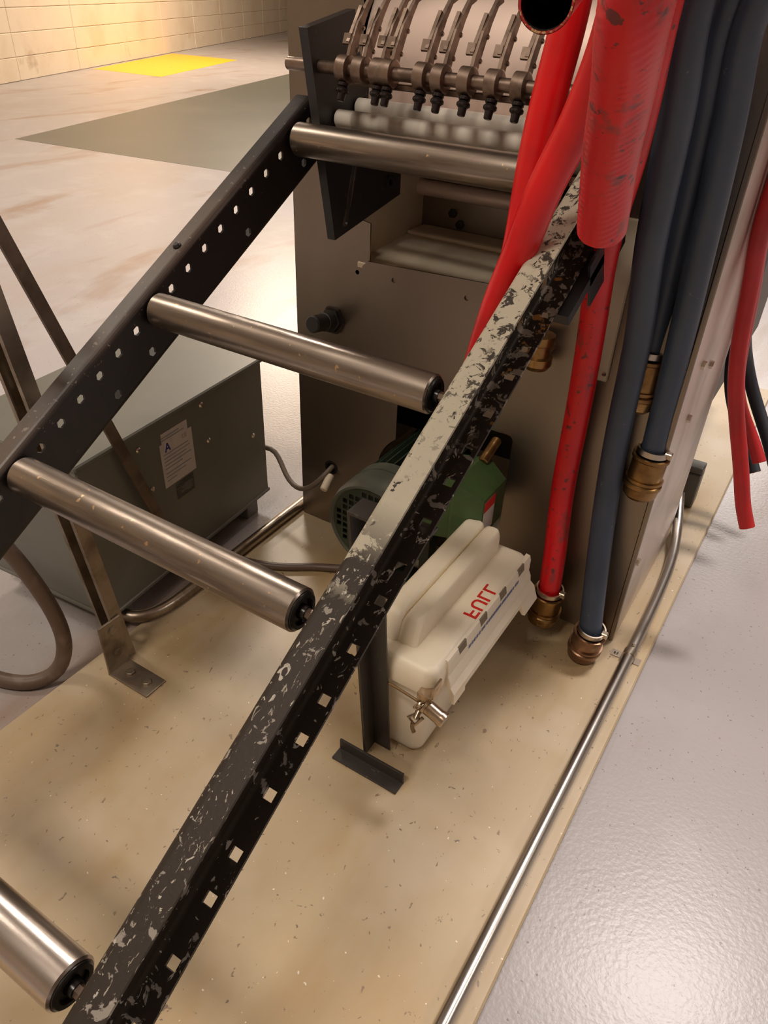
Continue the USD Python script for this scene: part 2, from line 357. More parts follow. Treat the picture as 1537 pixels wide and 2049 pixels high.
k = 1.0133
A = np.array([-7.983, 5.351]) * k; u = np.array([-2.383, 7.707]) * k; v = np.array([2.816, .301]) * k
solo("floor_marking", ext(Polygon([A, A + v * 2.4, A + v * 2.4 + u * 1.25, A + u * 1.25]), FZ, FZ + .0012, XY), MAT["greygreen"],
     "dull grey-green rectangle painted on the floor beyond the perforated black rail", "floor marking", smooth=False)
Y4 = np.array([(-13.097, 10.695), (-14.769, 14.362), (-12.873, 14.428), (-11.404, 10.753)]) * k
solo("floor_marking", ext(Polygon(Y4), FZ, FZ + .0012, XY), MAT["yellow"],
     "bright yellow rectangle painted on the floor at the foot of the block wall", "floor marking", smooth=False)

# base slab the machine stands on
pad = Thing("base_slab", "beige painted base slab with dark chips under the machine and conveyor", "base slab", (-.73, 1.2, FZ))
pad.part("slab", bx((-1.36, -1.2, FZ), (-.114, 3.7, 0), .004), MAT["pad"])

# ------------------------------------------------------------------ the machine
YF = 1.654
mc = Thing("feeding_machine", "tall stainless steel feeding machine with bare brushed front panel, clamp fingers and open feed chute", "machine", (-.76, 2.4, 0))
XL, XR, ZT = -1.312, -.217, 2.12
MX, MZ, MR = -.868, .285, .152
hole = sbox(-.945, .1, -.617, .52).buffer(.015, 4).union(Point(MX, MZ).buffer(MR, 24))
front = Polygon([(XL, .004), (XR, .004), (XR, ZT), (XL, ZT)]).difference(Polygon([(-1.066, .902), (-.43, .902), (-.43, 1.66), (-1.10, 1.66), (-1.10, 1.005), (-1.066, 1.0)])).difference(hole).difference(Point(-1.193, .226).buffer(.021, 12))
for p in ((-1.115, .20), (-.55, .8), (-1.104, .869)):
    front = front.difference(Point(*p).buffer(.006, 6))
mc.part("front_panel", ext(front, YF, YF + .005, XZ), MAT["stainless"], smooth=False)
cover = Polygon([(-1.108, .55), (-.44, .55), (-.44, .935), (-1.108, .888)]).difference(sbox(-.96, .1, -.6, .54))
cover = Polygon([(-1.085, .545), (-.43, .545), (-.43, .93), (-1.07, .905), (-1.085, .89)])
for p in ((-.987, .872), (-.775, .872)):
    cover = cover.difference(Point(*p).buffer(.007, 8))
mc.part("chute_cover", ext(cover, YF - .005, YF - .0005, XZ), MAT["stainless"], smooth=False)
mc.part("left_panel", bx((XL, YF + .005, .004), (XL + .004, 3.4, ZT)), MAT["stainless"], smooth=False)
side = sbox(YF + .006, .004, 2.26, ZT)
mc.part("side_panel", ext(side, XR - .004, XR, YZ), MAT["stainless_side"], smooth=False)
mc.part("body", bx((XL + .006, 2.275, .38), (-.245, 3.4, ZT)), MAT["brownside"], smooth=False)
mc.part("top_panel", bx((XL, YF, ZT), (XR, 3.4, ZT + .005)), MAT["stainless"], smooth=False)
mc.part("foot_block", bx((-.262, 2.47, 0), (-.195, 2.54, .135), .004), MAT["boxgrey"])
mc.part("foot_beam", bx((-.40, 2.475, .135), (-.195, 2.535, .16), .003), MAT["boxgrey"])
mc.part("foot_block", bx((-1.30, 2.8, 0), (-1.22, 2.9, .145), .004), MAT["strut"])
mc.part("corner_trim", bx((XR - .012, YF - .006, .004), (XR + .001, YF + .001, ZT), .002), MAT["stainless"])
# feed chute
mc.part("chute_wall", ext(Polygon([(YF + .002, .895), (2.0, .915), (2.0, 1.10), (1.93, 1.17), (YF + .002, 1.21)]), -1.118, -1.101, YZ), MAT["cream"], smooth=False)
mc.part("chute_wall", ext(Polygon([(YF + .002, .895), (2.0, .915), (2.0, 1.10), (1.93, 1.17), (YF + .002, 1.21)]), -.44, -.425, YZ), MAT["cream"], smooth=False)
mc.part("chute_tray", ext(Polygon([(YF - .004, .896), (YF + .004, .902), (1.90, .918), (1.90, .905), (YF - .004, .885)]), -1.101, -.44, YZ), MAT["cream"], smooth=False)
mc.part("tray_lip", join(bx((-1.095, 1.90, .908), (-.44, 1.985, .931), .004), tube([(-1.095, 1.9, .925), (-.44, 1.9, .925)], .006, 10, smoothed=False)), MAT["cream"])
mc.part("chute_back", bx((-1.101, 1.985, .90), (-.43, 1.99, 1.21)), MAT["stainless"], smooth=False)
mc.part("cross_bar", cyl((-1.101, 1.965, 1.035), (-.43, 1.965, 1.035), .022, 20), MAT["drum"])
mc.part("cross_bar", bx((-1.101, 1.945, 1.07), (-.43, 1.985, 1.12), .008), MAT["shaft"])
for x, z in ((-1.0, .975), (-.975, .948), (-.80, .985)):
    mc.part("bolt", hexbolt((x, 1.985, z), (0, -1, 0), .0125, .012), MAT["bolt_black"])
# hood sheet
arc = [(2.0 - .36 * math.cos(t), 1.27 + .36 * math.sin(t)) for t in np.linspace(-.10, 1.25, 28)]
hood = Polygon(arc + [(y + .01, z) for y, z in arc[::-1]])
mc.part("hood", ext(hood, -1.099, -.43, YZ), MAT["drum"], smooth=40)
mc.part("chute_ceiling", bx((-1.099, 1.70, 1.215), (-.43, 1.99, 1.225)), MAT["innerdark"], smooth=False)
# side plates that carry the shaft
PL = Polygon([(1.413, 1.421), (1.582, 1.452), (1.60, 1.375), (1.70, 1.235), (1.802, 1.104), (1.803, 1.045), (1.506, .989)])
sl = affinity.translate(affinity.rotate(rrect(-.007, -.075, .007, .075, .006), -14, origin=(0, 0)), 1.57, 1.09)
plate = PL.difference(sl).difference(Point(1.745, 1.085).buffer(.012, 10))
gp = mc.part("guide_plate", ext(plate, -1.093, -1.071, YZ), MAT["blackplate"], label="thick black steel plate at the left end of the shaft", smooth=False)
mc.part("slot_rim", ext(affinity.scale(sl, 1.35, 1.05).difference(sl), -1.0712, -1.0695, YZ), MAT["shaft"], parent=gp, smooth=False)
mc.part("nut", lathe((-1.071, 1.745, 1.085), (-1.065, 1.745, 1.085), [(0, .009), (0, .015), (.006, .015), (.006, .009), (0, .009)], 12), MAT["blackplate"], parent=gp)
mc.part("screw", screw((-1.07, 1.575, 1.245), (1, 0, 0), .009, .006), MAT["bolt_black"], parent=gp)
mc.part("guide_plate", ext(PL, -.475, -.455, YZ), MAT["blackplate"], label="black steel plate behind the red hoses", smooth=False)
SY, SZ = 1.455, 1.353
mc.part("shaft", cyl((-1.158, SY, SZ), (-.42, SY, SZ), .0125, 20, .003), MAT["shaft"])
mc.part("square_bar", bx((-1.02, SY + .012, SZ - .030), (-.45, SY + .032, SZ - .018), .002), MAT["shaft"])
for Yr, Zr, xl in ((1.512, 1.252, -1.068), (1.592, 1.268, -1.068)):
    mc.part("nylon_roller", lathe((xl, Yr, Zr), (-.475, Yr, Zr), [(0, 0), (0, .014), (.004, .0185), (.59, .0185), (.593, .014), (.593, 0)], 24), MAT["nylon"], label="white nylon guide roller with grey bands")
FX = [(-1.008, -.963), (-.968, -.928), (-.925, -.905), (-.902, -.875), (-.825, -.80), (-.785, -.755), (-.728, -.70), (-.672, -.645), (-.618, -.59), (-.56, -.53)]
for i, (cx_, fx) in enumerate(FX):
    y0, z0 = SY, SZ
    mc.part("collar", lathe((cx_ - .0135, y0, z0), (cx_ + .0135, y0, z0), [(0, .012), (0, .022), (.002, .0255), (.025, .0255), (.027, .022), (.027, .012)], 24), MAT["shaft"])
    K = .70
    out = [(-.012, .012), (.010, .062), (.045, .115), (.085, .155), (.118, .185), (.150, .186), (.152, .178), (.122, .168), (.092, .132), (.062, .085), (.036, .040), (.018, .0)]
    out = [(y0 + a_ * K, z0 + b_ * K) for a_, b_ in out]
    fg = mc.part("finger", ext(Polygon(out), cx_ + .003, cx_ + .010, YZ), MAT["shaft"], smooth=False)
    br = [(y0 + .006, z0 + .048), (y0 + .052, z0 + .108), (y0 + .056, z0 + .104), (y0 + .010, z0 + .042)]
    mc.part("ledge", hull([(x, y0 + .006 + dy, z0 + .044 + dz) for x in (cx_ - .012, cx_ + .004) for dy, dz in ((0, 0), (.004, -.003), (.012, .016), (.008, .018))]), MAT["shaft"], parent=fg, smooth=False)
    mc.part("finger_clip", ext(Polygon(br), cx_ - .003, cx_ + .0045, YZ), MAT["shaft"], parent=fg, smooth=False)
    for q in ((.028, .032), (.050, .070)):
        mc.part("rivet", screw((cx_ + .010, y0 + q[0], z0 + q[1]), (1, 0, 0), .0045, .003, 8), MAT["clampsteel"], parent=fg)
    if i != 1:
        p = np.array([cx_ + .004, y0 - .012, z0 - .024])
        d = np.array([0, -.35, -1.0]); d /= np.linalg.norm(d)
        mc.part("clamp_bolt", join(lathe(p, p + d * .03, [(0, 0), (0, .0115), (.006, .0115), (.006, .008), (.012, .0135), (.016, .0135), (.02, .0085), (.032, .008), (.034, .006), (.034, 0)], 14)), MAT["bolt_black"])
# knob on the left of the front panel
kb = mc.part("knob", lathe((-1.181, YF, .719), (-1.181, YF - .105, .738), [(0, 0), (0, .026), (.05, .026), (.052, .0235), (.1, .0235), (.104, .020), (.104, 0)], 24), MAT["rubber"], label="black cylindrical plunger knob on the panel")
mc.part("lock_nut", lathe((-1.181, YF, .719), (-1.181, YF - .03, .7245), [(0, 0), (0, .040), (.012, .040), (.012, .034), (.022, .034), (.024, .028), (.024, 0)], 6), MAT["bolt_black"], parent=kb)
mc.part("bracket_strip", bx((-.428, YF - .012, .755), (-.392, YF - .001, 1.12), .003), MAT["cream"], label="cream vertical strip beside the chute")
mc.part("screw", screw((-.402, YF - .012, .775), (0, -1, 0), .006, .004), MAT["screwsteel"])
for y, z in ((1.783, .797), (1.93, .745), (1.815, .642), (1.675, .277)):
    mc.part("screw", hexbolt((XR, y, z), (1, 0, 0), .0105, .009), MAT["screwsteel"])
mc.part("grommet", lathe((-1.193, YF - .002, .226), (-1.193, YF + .008, .226), [(0, .0165), (0, .024), (.01, .024), (.01, .0165), (0, .0165)], 18), MAT["bolt_black"])
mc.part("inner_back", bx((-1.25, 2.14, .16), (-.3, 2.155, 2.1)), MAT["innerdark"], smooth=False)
mc.part("hose_rail", join(cyl((-.72, 1.18, 2.20), (.12, 1.18, 2.20), .022, 16), bx((-.62, 1.16, 2.125), (-.58, 2.3, 2.19)), bx((-.26, 1.16, 2.125), (-.22, 2.3, 2.19))), MAT["strut"])

# ------------------------------------------------------------------ the conveyor
def SN(X, s, n): return np.array([X, s * CA - n * SA, s * SA + n * CA])
NT, NB, HR, LR, PITCHH = .4085, .2775, .3716, .3111, .0583
XWR, XWL = -.4675, -1.130
cv = Thing("roller_conveyor", "sloping gravity roller conveyor with black perforated side rails and four steel rollers", "conveyor", (-.8, .9, 0))
def rail(X0, sgn, w, s0, s1, hexes, squares, lows):
    r, t = .011, .0055
    pts = [(w, NT - t / 2)] + [(r + r * math.cos(a), NT - t / 2 - r + r * math.sin(a)) for a in np.linspace(math.pi / 2, math.pi, 6)]
    pts += [(r + r * math.cos(a), NB + t / 2 + r + r * math.sin(a)) for a in np.linspace(math.pi, 1.5 * math.pi, 6)] + [(w, NB + t / 2)]
    prof = LineString(pts).buffer(t / 2, 3, cap_style="flat", join_style="round")
    def place(m_):
        v, f = arr(m_)
        x, n, s = X0 + sgn * v[:, 0], v[:, 1], v[:, 2]
        o = trimesh.Trimesh(np.column_stack([x, s * CA - n * SA, s * SA + n * CA]), f, process=False)
        if o.volume < 0: o.invert()
        return o
    m_ = trimesh.creation.extrude_polygon(prof, s1 - s0, engine="earcut"); m_.apply_translation((0, 0, s0))
    body = man(m_)
    cut = []
    def prism(sides, rad, centre, axis, rot):
        c = m3.Manifold.cylinder(.04, rad, rad, sides, True).rotate([0, 0, rot])
        c = c.rotate([0, 90, 0]) if axis == "u" else c.rotate([90, 0, 0])
        return c.translate(list(map(float, centre)))
    for s in hexes: cut.append(prism(6, .0098, (0, HR, s), "u", 0))
    for s in lows: cut.append(prism(6, .0098, (0, LR, s), "u", 0))
    for s in squares: cut.append(m3.Manifold.cube([.0165, .03, .0165], True).translate([.030, NB, float(s)]))
    if cut: body = body - m3.Manifold.batch_boolean(cut, m3.OpType.Add)
    return place(body)
RS = [.3836, .9086, 1.3180, 1.8417]
near = lambda s: min(abs(s - q) for q in RS) < .02
hx = [.3836 + PITCHH * i for i in range(-5, 27)]
lows = [.3836 - .1, .60, 1.145, 1.2590, 1.611, 1.842]
sq = []
s = 1.223
for i in range(9):
    sq.append(s); s -= (.082, .086, .062)[i % 3] if i else .082
sq = [1.223, 1.141, 1.055, .993, .908, .823, .760, .675, .589, .527, .443, .358, .295, .21, 1.288, 1.37, 1.455, 1.52, 1.605]
cv.part("rail", rail(XWR, 1, .047, .02, 1.90, [q for q in hx if not near(q)], sq, lows), MAT["rail_right"], label="right side rail with chipped white and black paint", smooth=25)
cv.part("rail", rail(XWL, -1, .040, .02, 1.935, [q for q in hx if not near(q)], [], lows), MAT["rail_left"], label="left side rail in black paint with a row of hexagonal holes", smooth=25)
for i, s in enumerate(RS):
    R_ = .0345 if i != 2 else .0335
    a, b = SN(-1.118, s, HR), SN(-.499, s, HR)
    L = b[0] - a[0]
    ro = cv.part("roller", lathe(a, b, [(.004, R_ * .80), (0, R_ * .84), (0, R_ - .003), (.003, R_), (L - .003, R_), (L, R_ - .003), (L, R_ * .86), (L - .006, R_ * .80)], 64), MAT["roller_bright" if i == 0 else "roller"])
    for e, sg in ((a, -1), (b, 1)):
        cv.part("end_cap", lathe(e - np.array([sg * .004, 0, 0]), e + np.array([sg * .02, 0, 0]), [(0, R_ * .87), (.006, R_ * .87), (.008, R_ * .80), (.008, R_ * .62), (.004, R_ * .58), (.004, R_ * .35), (.014, R_ * .30), (.014, 0)], 32), MAT["capblack"], parent=ro)
    cv.part("axle", lathe(SN(-1.142, s, HR), SN(-.455, s, HR), [(0, 0), (0, .0085), (.687, .0085), (.687, 0)], 6), MAT["shaft"], parent=ro)
def lean(X, z, dy=0): return np.array([X, .987 - .1063 * z + dy, z])
# right leg with its T foot
def bar(X0, X1, f0, f1, z0, z1):
    pts = []
    for z in (z0, z1):
        for X in (X0, X1):
            pts += [(X, f0(z), z), (X, f1(z), z)]
    return hull(pts)
lg = cv.part("leg", join(bar(-.592, -.586, lambda z: .945 - .1063 * z, lambda z: .99 - .1063 * z, .006, .752), bar(-.592, -.545, lambda z: .985 - .1063 * z, lambda z: .99 - .1063 * z, .006, .752),
     bx((-.592, .865, .750), (-.44, .915, .756)), hull([SN(x, s_, n) for x in (-.475, -.469) for s_, n in ((1.14, .285), (1.19, .285), (1.14, .235), (1.19, .235))])), MAT["legblack"], smooth=False, label="black angle-iron leg under the right rail")
cv.part("foot", join(bx((-.648, .925, 0), (-.472, .931, .036), .001), bx((-.648, .893, 0), (-.472, .931, .006), .001)), MAT["legblack"], parent=lg, smooth=False)
# left slotted strut leg
def strut_mesh():
    w, d, t = .066, .034, .004
    Z1 = 1.80
    web = m3.Manifold.cube([w, t, Z1]).translate([-w / 2, 0, 0])
    z = .12
    while z < Z1 - .1:
        web = web - m3.Manifold.cube([.014, .05, .055], True).translate([0, 0, z]); z += .10
    u_ = web + m3.Manifold.cube([t, d, Z1]).translate([-w / 2, -d + t, 0]) + m3.Manifold.cube([t, d, Z1]).translate([w / 2 - t, -d + t, 0])
    u_ = u_ + m3.Manifold.cube([.012, t, Z1]).translate([-w / 2, -d + t, 0]) + m3.Manifold.cube([.012, t, Z1]).translate([w / 2 - .012, -d + t, 0])
    v, f = arr(u_)
    return trimesh.Trimesh(np.column_stack([v[:, 0] - 1.315, .868 + v[:, 1] - .1045 * v[:, 2], v[:, 2] + .004]), f, process=False)
st = cv.part("leg", strut_mesh(), MAT["strut"], smooth=False, label="slotted zinc strut channel leg at the left rail")
cv.part("foot_bracket", join(bx((-1.281, .778, 0), (-1.275, .845, .165), .001), bx((-1.281, .778, 0), (-1.142, .845, .006), .001)), MAT["strut"], parent=st, smooth=False, label="grey angle bracket on the slab")
for p, d in (((-1.275, .815, .135), (1, 0, 0)), ((-1.275, .815, .06), (1, 0, 0)), ((-1.235, .812, .006), (0, 0, 1)), ((-1.175, .812, .006), (0, 0, 1))):
    cv.part("bolt", hexbolt(p, d, .012, .007), MAT["strut"], parent=st)
cv.part("strut_spacer", hull([(x, y, z) for x, y0, z0 in ((-1.132, .79, .792), (-1.288, .80, .686)) for y in (y0 - .016, y0 + .016) for z in (z0 - .014, z0 + .014)]), MAT["legblack"], smooth=False)
cv.part("bolt", screw(SN(-1.15, 1.45, NT), (0, -SA, CA), .009, .006), MAT["bolt_black"])
cv.part("mount_bracket", join(hull([SN(x, s, n) for x in (-.44, -.4) for s in (1.62, 1.9) for n in (.25, .272)]), hull([SN(x, s, n) for x in (-.405, -.40) for s in (1.72, 1.9) for n in (.20, .30)])), MAT["blackplate"], smooth=False)

# brown flat bar left of the conveyor
bar_a = [np.array(q) for q in ((-1.372, .812, 1.20), (-1.372, 1.136, .145))]
d = (bar_a[1] - bar_a[0]) / np.linalg.norm(bar_a[1] - bar_a[0]); nrm = np.cross(d, [1, 0, 0])
solo("brace_bar", hull([p + nrm * a_ + np.array([b_, 0, 0]) for p in bar_a for a_ in (-.0145, .0145) for b_ in (-.004, .004)]), MAT["brownbar"],
     "brown flat steel brace bar leaning in front of the grey electrical box", "brace bar", smooth=False)

# ------------------------------------------------------------------ grey electrical box on the left
P0, P1 = np.array([-1.388, .89]), np.array([-1.446, 1.634])
e1 = (P1 - P0) / np.linalg.norm(P1 - P0); e2 = np.array([-e1[1], e1[0]])       # along the front, and away from the front
BL = np.linalg.norm(P1 - P0)
def bb(a0, a1, b0, b1, z0, z1, bev=0.0):
    m_ = bx((a0, b0, z0), (a1, b1, z1), bev); v = m_.vertices.copy()
    m_.vertices = np.column_stack([P0[0] + e1[0] * v[:, 0] + e2[0] * v[:, 1], P0[1] + e1[1] * v[:, 0] + e2[1] * v[:, 1], v[:, 2]])
    return m_
def fp(a, z, o=0.0): return np.array([P0[0] + e1[0] * a - e2[0] * o, P0[1] + e1[1] * a - e2[1] * o, z])
eb = Thing("electrical_box", "grey painted steel transformer box with a white rating label, standing beside the slab", "electrical box", (*(P0 + e1 * BL / 2 + e2 * .22), FZ))
bd = eb.part("body", bb(0, BL, 0, .44, .058, .530, .004), MAT["boxgrey"])
eb.part("lid", bb(-.006, BL + .006, -.006, .446, .528, .544, .004), MAT["boxgrey"])
eb.part("base_flange", bb(-.004, BL + .004, -.004, .444, .05, .064, .003), MAT["boxgrey"])
for a0 in (.04, BL - .10):
    eb.part("foot", bb(a0, a0 + .06, .02, .42, FZ, .05, .003), MAT["boxgrey"])
for a_, z in ((.455, .508), (.20, .488), (.47, .385), (.225, .352), (.68, .30), (.06, .33)):
    eb.part("screw", screw(fp(a_, z), (-e2[0], -e2[1], 0), .0085, .006), MAT["screwsteel"])
LF = lambda u_, v_, t: (P0[0] + e1[0] * u_ - e2[0] * t, P0[1] + e1[1] * u_ - e2[1] * t, v_)
lb = eb.part("rating_label", join(ext(sbox(.275, .325, .405, .462), .0002, .0014, LF), ext(sbox(.285, .462, .39, .492), .0002, .0012, LF)), MAT["paper"], smooth=False, label="white paper rating label")
tm = meshkit.text_mesh("A", .024, .0005, True)
v = tm.vertices
eb.part("logo_letter", trimesh.Trimesh(np.column_stack(LF(.292 + v[:, 0], .434 + v[:, 1], .0015 + v[:, 2])), tm.faces, process=False), MAT["inkblue"], parent=lb, smooth=False)
tm = meshkit.text_mesh("CE", .012, .0005)
v = tm.vertices
eb.part("mark", trimesh.Trimesh(np.column_stack(LF(.362 + v[:, 0], .444 + v[:, 1], .0015 + v[:, 2])), tm.faces, process=False), MAT["inkgrey"], parent=lb, smooth=False)
eb.part("print_line", join(*[ext(sbox(.285, z, .285 + w, z + .003), .0015, .0019, LF) for z, w in ((.425, .10), (.414, .105), (.403, .09), (.392, .108), (.381, .07), (.366, .105), (.355, .08), (.343, .04), (.470, .09), (.478, .07))]), MAT["inkgrey"], parent=lb, smooth=False)
eb.part("dark_sticker", ext(sbox(.315, .265, .39, .318), .0002, .001, LF), MAT["darksticker"], smooth=False, label="dark sticker below the white label")
eb.part("side_conduit", bb(BL, BL + .03, .05, .09, .18, .22, .006), MAT["bolt_black"])

# ------------------------------------------------------------------ cords, conduits, cables
cd = Thing("power_cord", "thin grey power cord looping from the grey box into the front panel hole", "cord", (-1.3, 1.63, .1))
cd.part("cord", tube([(-1.475, 1.66, .20), (-1.44, 1.665, .195), (-1.36, 1.63, .145), (-1.29, 1.605, .135), (-1.235, 1.60, .165), (-1.195, 1.63, .215), (-1.192, 1.70, .235)], .0085, 12), MAT["cord"])
cd.part("strain_relief", cyl((-1.186, 1.640, .207), (-1.178, 1.590, .178), .013, 14, .003), MAT["cream"])
cr = Thing("conduit", "bright galvanised conduit running along the right edge of the beige slab", "conduit", (-.16, 1.0, 0))
cr.part("pipe", tube([(-.161, -.9, .0165), (-.160, .3, .0165), (-.158, 1.2, .0165), (-.158, 1.75, .0165), (-.162, 1.95, .0165), (-.172, 2.10, .022), (-.190, 2.21, .042), (-.212, 2.29, .075), (-.235, 2.36, .11)], .0158, 20), MAT["conduit"])
cr.part("pipe_strap", join(lathe((-.158, 1.60, .0165), (-.158, 1.625, .0165), [(0, .0155), (0, .0185), (.025, .0185), (.025, .0155)], 20), bx((-.205, 1.60, 0), (-.17, 1.625, .003)), bx((-.146, 1.60, 0), (-.125, 1.625, .003))), MAT["clampsteel"])
cr.part("coupling_screw", screw((-.158, 1.635, .034), (0, 0, 1), .005, .007), MAT["screwsteel"])
cr.part("strap_screw", screw((-.192, 1.612, .003), (0, 0, 1), .006, .005), MAT["screwsteel"])
cl = Thing("conduit", "dull bent conduit along the left edge of the slab behind the strut leg", "conduit", (-1.335, 1.5, 0))
cl.part("pipe", tube([(-1.338, 2.6, .018), (-1.336, 1.9, .018), (-1.334, 1.4, .018), (-1.330, 1.10, .018), (-1.337, 1.02, .018), (-1.365, .965, .018), (-1.42, .945, .018), (-1.50, .945, .018)], .0175, 18), MAT["conduit_dull"])
fc = Thing("floor_cable", "brown cable lying on the slab and running to the green motor", "cable", (-1.1, 1.4, 0))
fc.part("cable", tube([(-1.325, 1.32, .013), (-1.26, 1.335, .0125), (-1.17, 1.375, .0125), (-1.09, 1.43, .0125), (-.98, 1.475, .03), (-.90, 1.50, .10), (-.87, 1.52, .17)], .0118, 14), MAT["cable"])
lp = Thing("loop_cable", "thick brown cable hanging in a loop to the floor at the far left", "cable", (-1.42, .7, FZ))
lp.part("cable", tube([(-1.66, .62, .55), (-1.56, .66, .50), (-1.455, .69, .44), (-1.40, .715, .33), (-1.375, .735, .20), (-1.372, .732, .08), (-1.385, .70, .02), (-1.42, .655, .001), (-1.48, .62, .0), (-1.58, .60, 0), (-1.75, .62, 0)], .0195, 18), MAT["cable"])

# ------------------------------------------------------------------ motor
mo = Thing("electric_motor", "dark green finned electric motor with round fan cover, poking out of the machine", "motor", (MX, 1.5, 0))
def ring(t): return [(t, MR)]
mo.part("fan_cover", lathe((MX, 1.372, MZ), (MX, 1.51, MZ), [(.022, .118), (.010, .120), (.004, .126), (.006, .132), (.03, .139), (.085, .139), (.086, .135), (.10, .135), (.101, .139), (.138, .139), (.138, .12)], 48), MAT["motorgrey"])
gr = Point(0, 0).buffer(.121, 32)
for i in range(-5, 6):
    for j in range(-5, 6):
        if math.hypot(i, j) < 5.1: gr = gr.difference(sbox(i * .0205 - .0072, j * .0205 - .0072, i * .0205 + .0072, j * .0205 + .0072))
mo.part("grille", ext(affinity.translate(gr, MX, MZ), 1.380, 1.385, XZ), MAT["motorgreen"], smooth=False)
mo.part("fan", cyl((MX, 1.41, MZ), (MX, 1.43, MZ), .11, 24), MAT["innerdark"])
mo.part("frame", cyl((MX, 1.50, MZ), (MX, 1.80, MZ), .112, 32), MAT["motorgreen"])
for i in range(30):
    a_ = i * 2 * math.pi / 30
    c_, s_ = math.cos(a_), math.sin(a_)
    pts = [(MX + c_ * r_ - s_ * o, y, MZ + s_ * r_ + c_ * o) for r_ in (.108, .134) for o in (-.0022, .0022) for y in (1.512, 1.79)]
    mo.part("fin", hull(pts), MAT["motorgreen"], smooth=False)
mo.part("mount", join(bx((MX - .10, 1.55, 0), (MX - .07, 1.60, .20)), bx((MX + .07, 1.55, 0), (MX + .10, 1.60, .20)), bx((MX - .12, 1.54, 0), (MX + .12, 1.61, .008))), MAT["motorgreen"], smooth=False)
tb = mo.part("terminal_box", join(hull([(-.755, 1.42, .30), (-.755, 1.60, .30), (-.755, 1.42, .46), (-.755, 1.60, .46), (-.66, 1.43, .315), (-.66, 1.59, .315), (-.66, 1.43, .485), (-.66, 1.59, .485)]),
     hull([(-.655, 1.42, .305), (-.655, 1.60, .305), (-.655, 1.42, .495), (-.655, 1.60, .495), (-.648, 1.42, .305), (-.648, 1.60, .305), (-.648, 1.42, .495), (-.648, 1.60, .495),
           (-.575, 1.445, .335), (-.575, 1.575, .335), (-.575, 1.445, .455), (-.575, 1.575, .455)])), MAT["boxgreen"], smooth=False, label="bright green faceted terminal box")
lbm = bx((-.5752, 1.452, .345), (-.5738, 1.515, .445))
mo.part("sticker", lbm, MAT["paper"], parent=tb, smooth=False)
mo.part("sticker_band", bx((-.5745, 1.452, .415), (-.5732, 1.515, .445)), MAT["inkred"], parent=tb, smooth=False)
mo.part("brass_nipple", cyl((-.64, 1.56, .49), (-.64, 1.64, .52), .014, 14, .003), MAT["brass"])

# ------------------------------------------------------------------ white reservoir
rs = Thing("reservoir", "white plastic reservoir with a ridged lid marked FULL, standing under the right rail", "reservoir", (-.54, 1.22, 0))
def loop(x0, x1, y0, y1, z, r, n=6):
    p = np.array(rrect(x0, y0, x1, y1, r).exterior.coords)[:-1]
    return np.column_stack([p, np.full(len(p), z)])
def loft(rings, cap=True):
    n = len(rings[0]); v = np.vstack(rings); f = []
    for i in range(len(rings) - 1):
        for j in range(n):
            k_ = (j + 1) % n
            f += [[i * n + j, (i + 1) * n + j, (i + 1) * n + k_], [i * n + j, (i + 1) * n + k_, i * n + k_]]
    if cap:
        c0, c1 = len(v), len(v) + 1
        v = np.vstack([v, rings[0].mean(0), rings[-1].mean(0)])
        e = (len(rings) - 1) * n
        for j in range(n):
            k_ = (j + 1) % n
            f += [[c0, j, k_], [c1, e + k_, e + j]]
    m_ = trimesh.Trimesh(v, np.array(f), process=False)
    if m_.volume < 0: m_.invert()
    return m_
rs.part("tank", loft([loop(-.602, -.492, 1.022, 1.405, .001, .022), loop(-.608, -.484, 1.014, 1.413, .010, .028), loop(-.612, -.479, 1.008, 1.420, .03, .028), loop(-.624, -.468, .996, 1.440, .20, .028), loop(-.632, -.460, .988, 1.452, .30, .028)]), MAT["tank"])
# lid: rim, ridge block and skirt
rs.part("lid", join(
    loft([loop(-.640, -.443, .972, 1.470, .265, .03), loop(-.642, -.441, .970, 1.472, .30, .03), loop(-.638, -.443, .974, 1.470, .324, .028), loop(-.628, -.449, .984, 1.462, .333, .022), loop(-.62, -.46, .99, 1.455, .334, .02)])), MAT["lidp"])
def hump(x0, x1, y0, y1, z1):
    rings = [loop(x0 - .004, x1 + .004, y0 - .02, y1 + .004, .322, .008)]
    for t in (.25, .5, .7, .85, .95, 1.0):
        i = .020 * (1 - math.sqrt(max(0, 1 - max(0, t - .5) ** 2 * 4)))
        rings.append(loop(x0 + i * .9, x1 - i * .35, y0 - .02 + t * .026 + i, y1 - i * .4, .322 + (z1 - .322) * t, .012))
    return loft(rings)
rs.part("lid_ridge", hump(-.566, -.516, 1.035, 1.445, .398), MAT["lidp"])
rs.part("lid_ridge", hump(-.622, -.562, 1.030, 1.452, .396), MAT["lidp"])
sk = Polygon([(-.452, .333), (-.441, .331), (-.437, .318), (-.437, .285), (-.430, .270), (-.428, .255), (-.418, .238), (-.417, .222), (-.423, .222), (-.425, .236), (-.445, .262), (-.452, .30)])
XZs = lambda u_, v_, t: (u_, t, v_)
skp = rs.part("skirt", join(ext(sk, 1.03, 1.468, XZs),
    ext(Polygon([(-.430, .250), (-.418, .238), (-.416, .207), (-.423, .207), (-.432, .24)]), 1.032, 1.085, XZs),
    ext(Polygon([(-.445, .262), (-.418, .238), (-.404, .200), (-.412, .198), (-.447, .24)]), 1.395, 1.475, XZs)), MAT["lidp"], smooth=20)
for y in (1.093, 1.197, 1.302, 1.408):
    rs.part("slot", hull([(x, y + dy + (0 if z > .3 else .004), z) for x, z in ((-.4432, .3335), (-.4395, .3325), (-.4362, .314), (-.440, .312)) for dy in (-.016, .018)]), MAT["slot"], parent=skp, smooth=False)
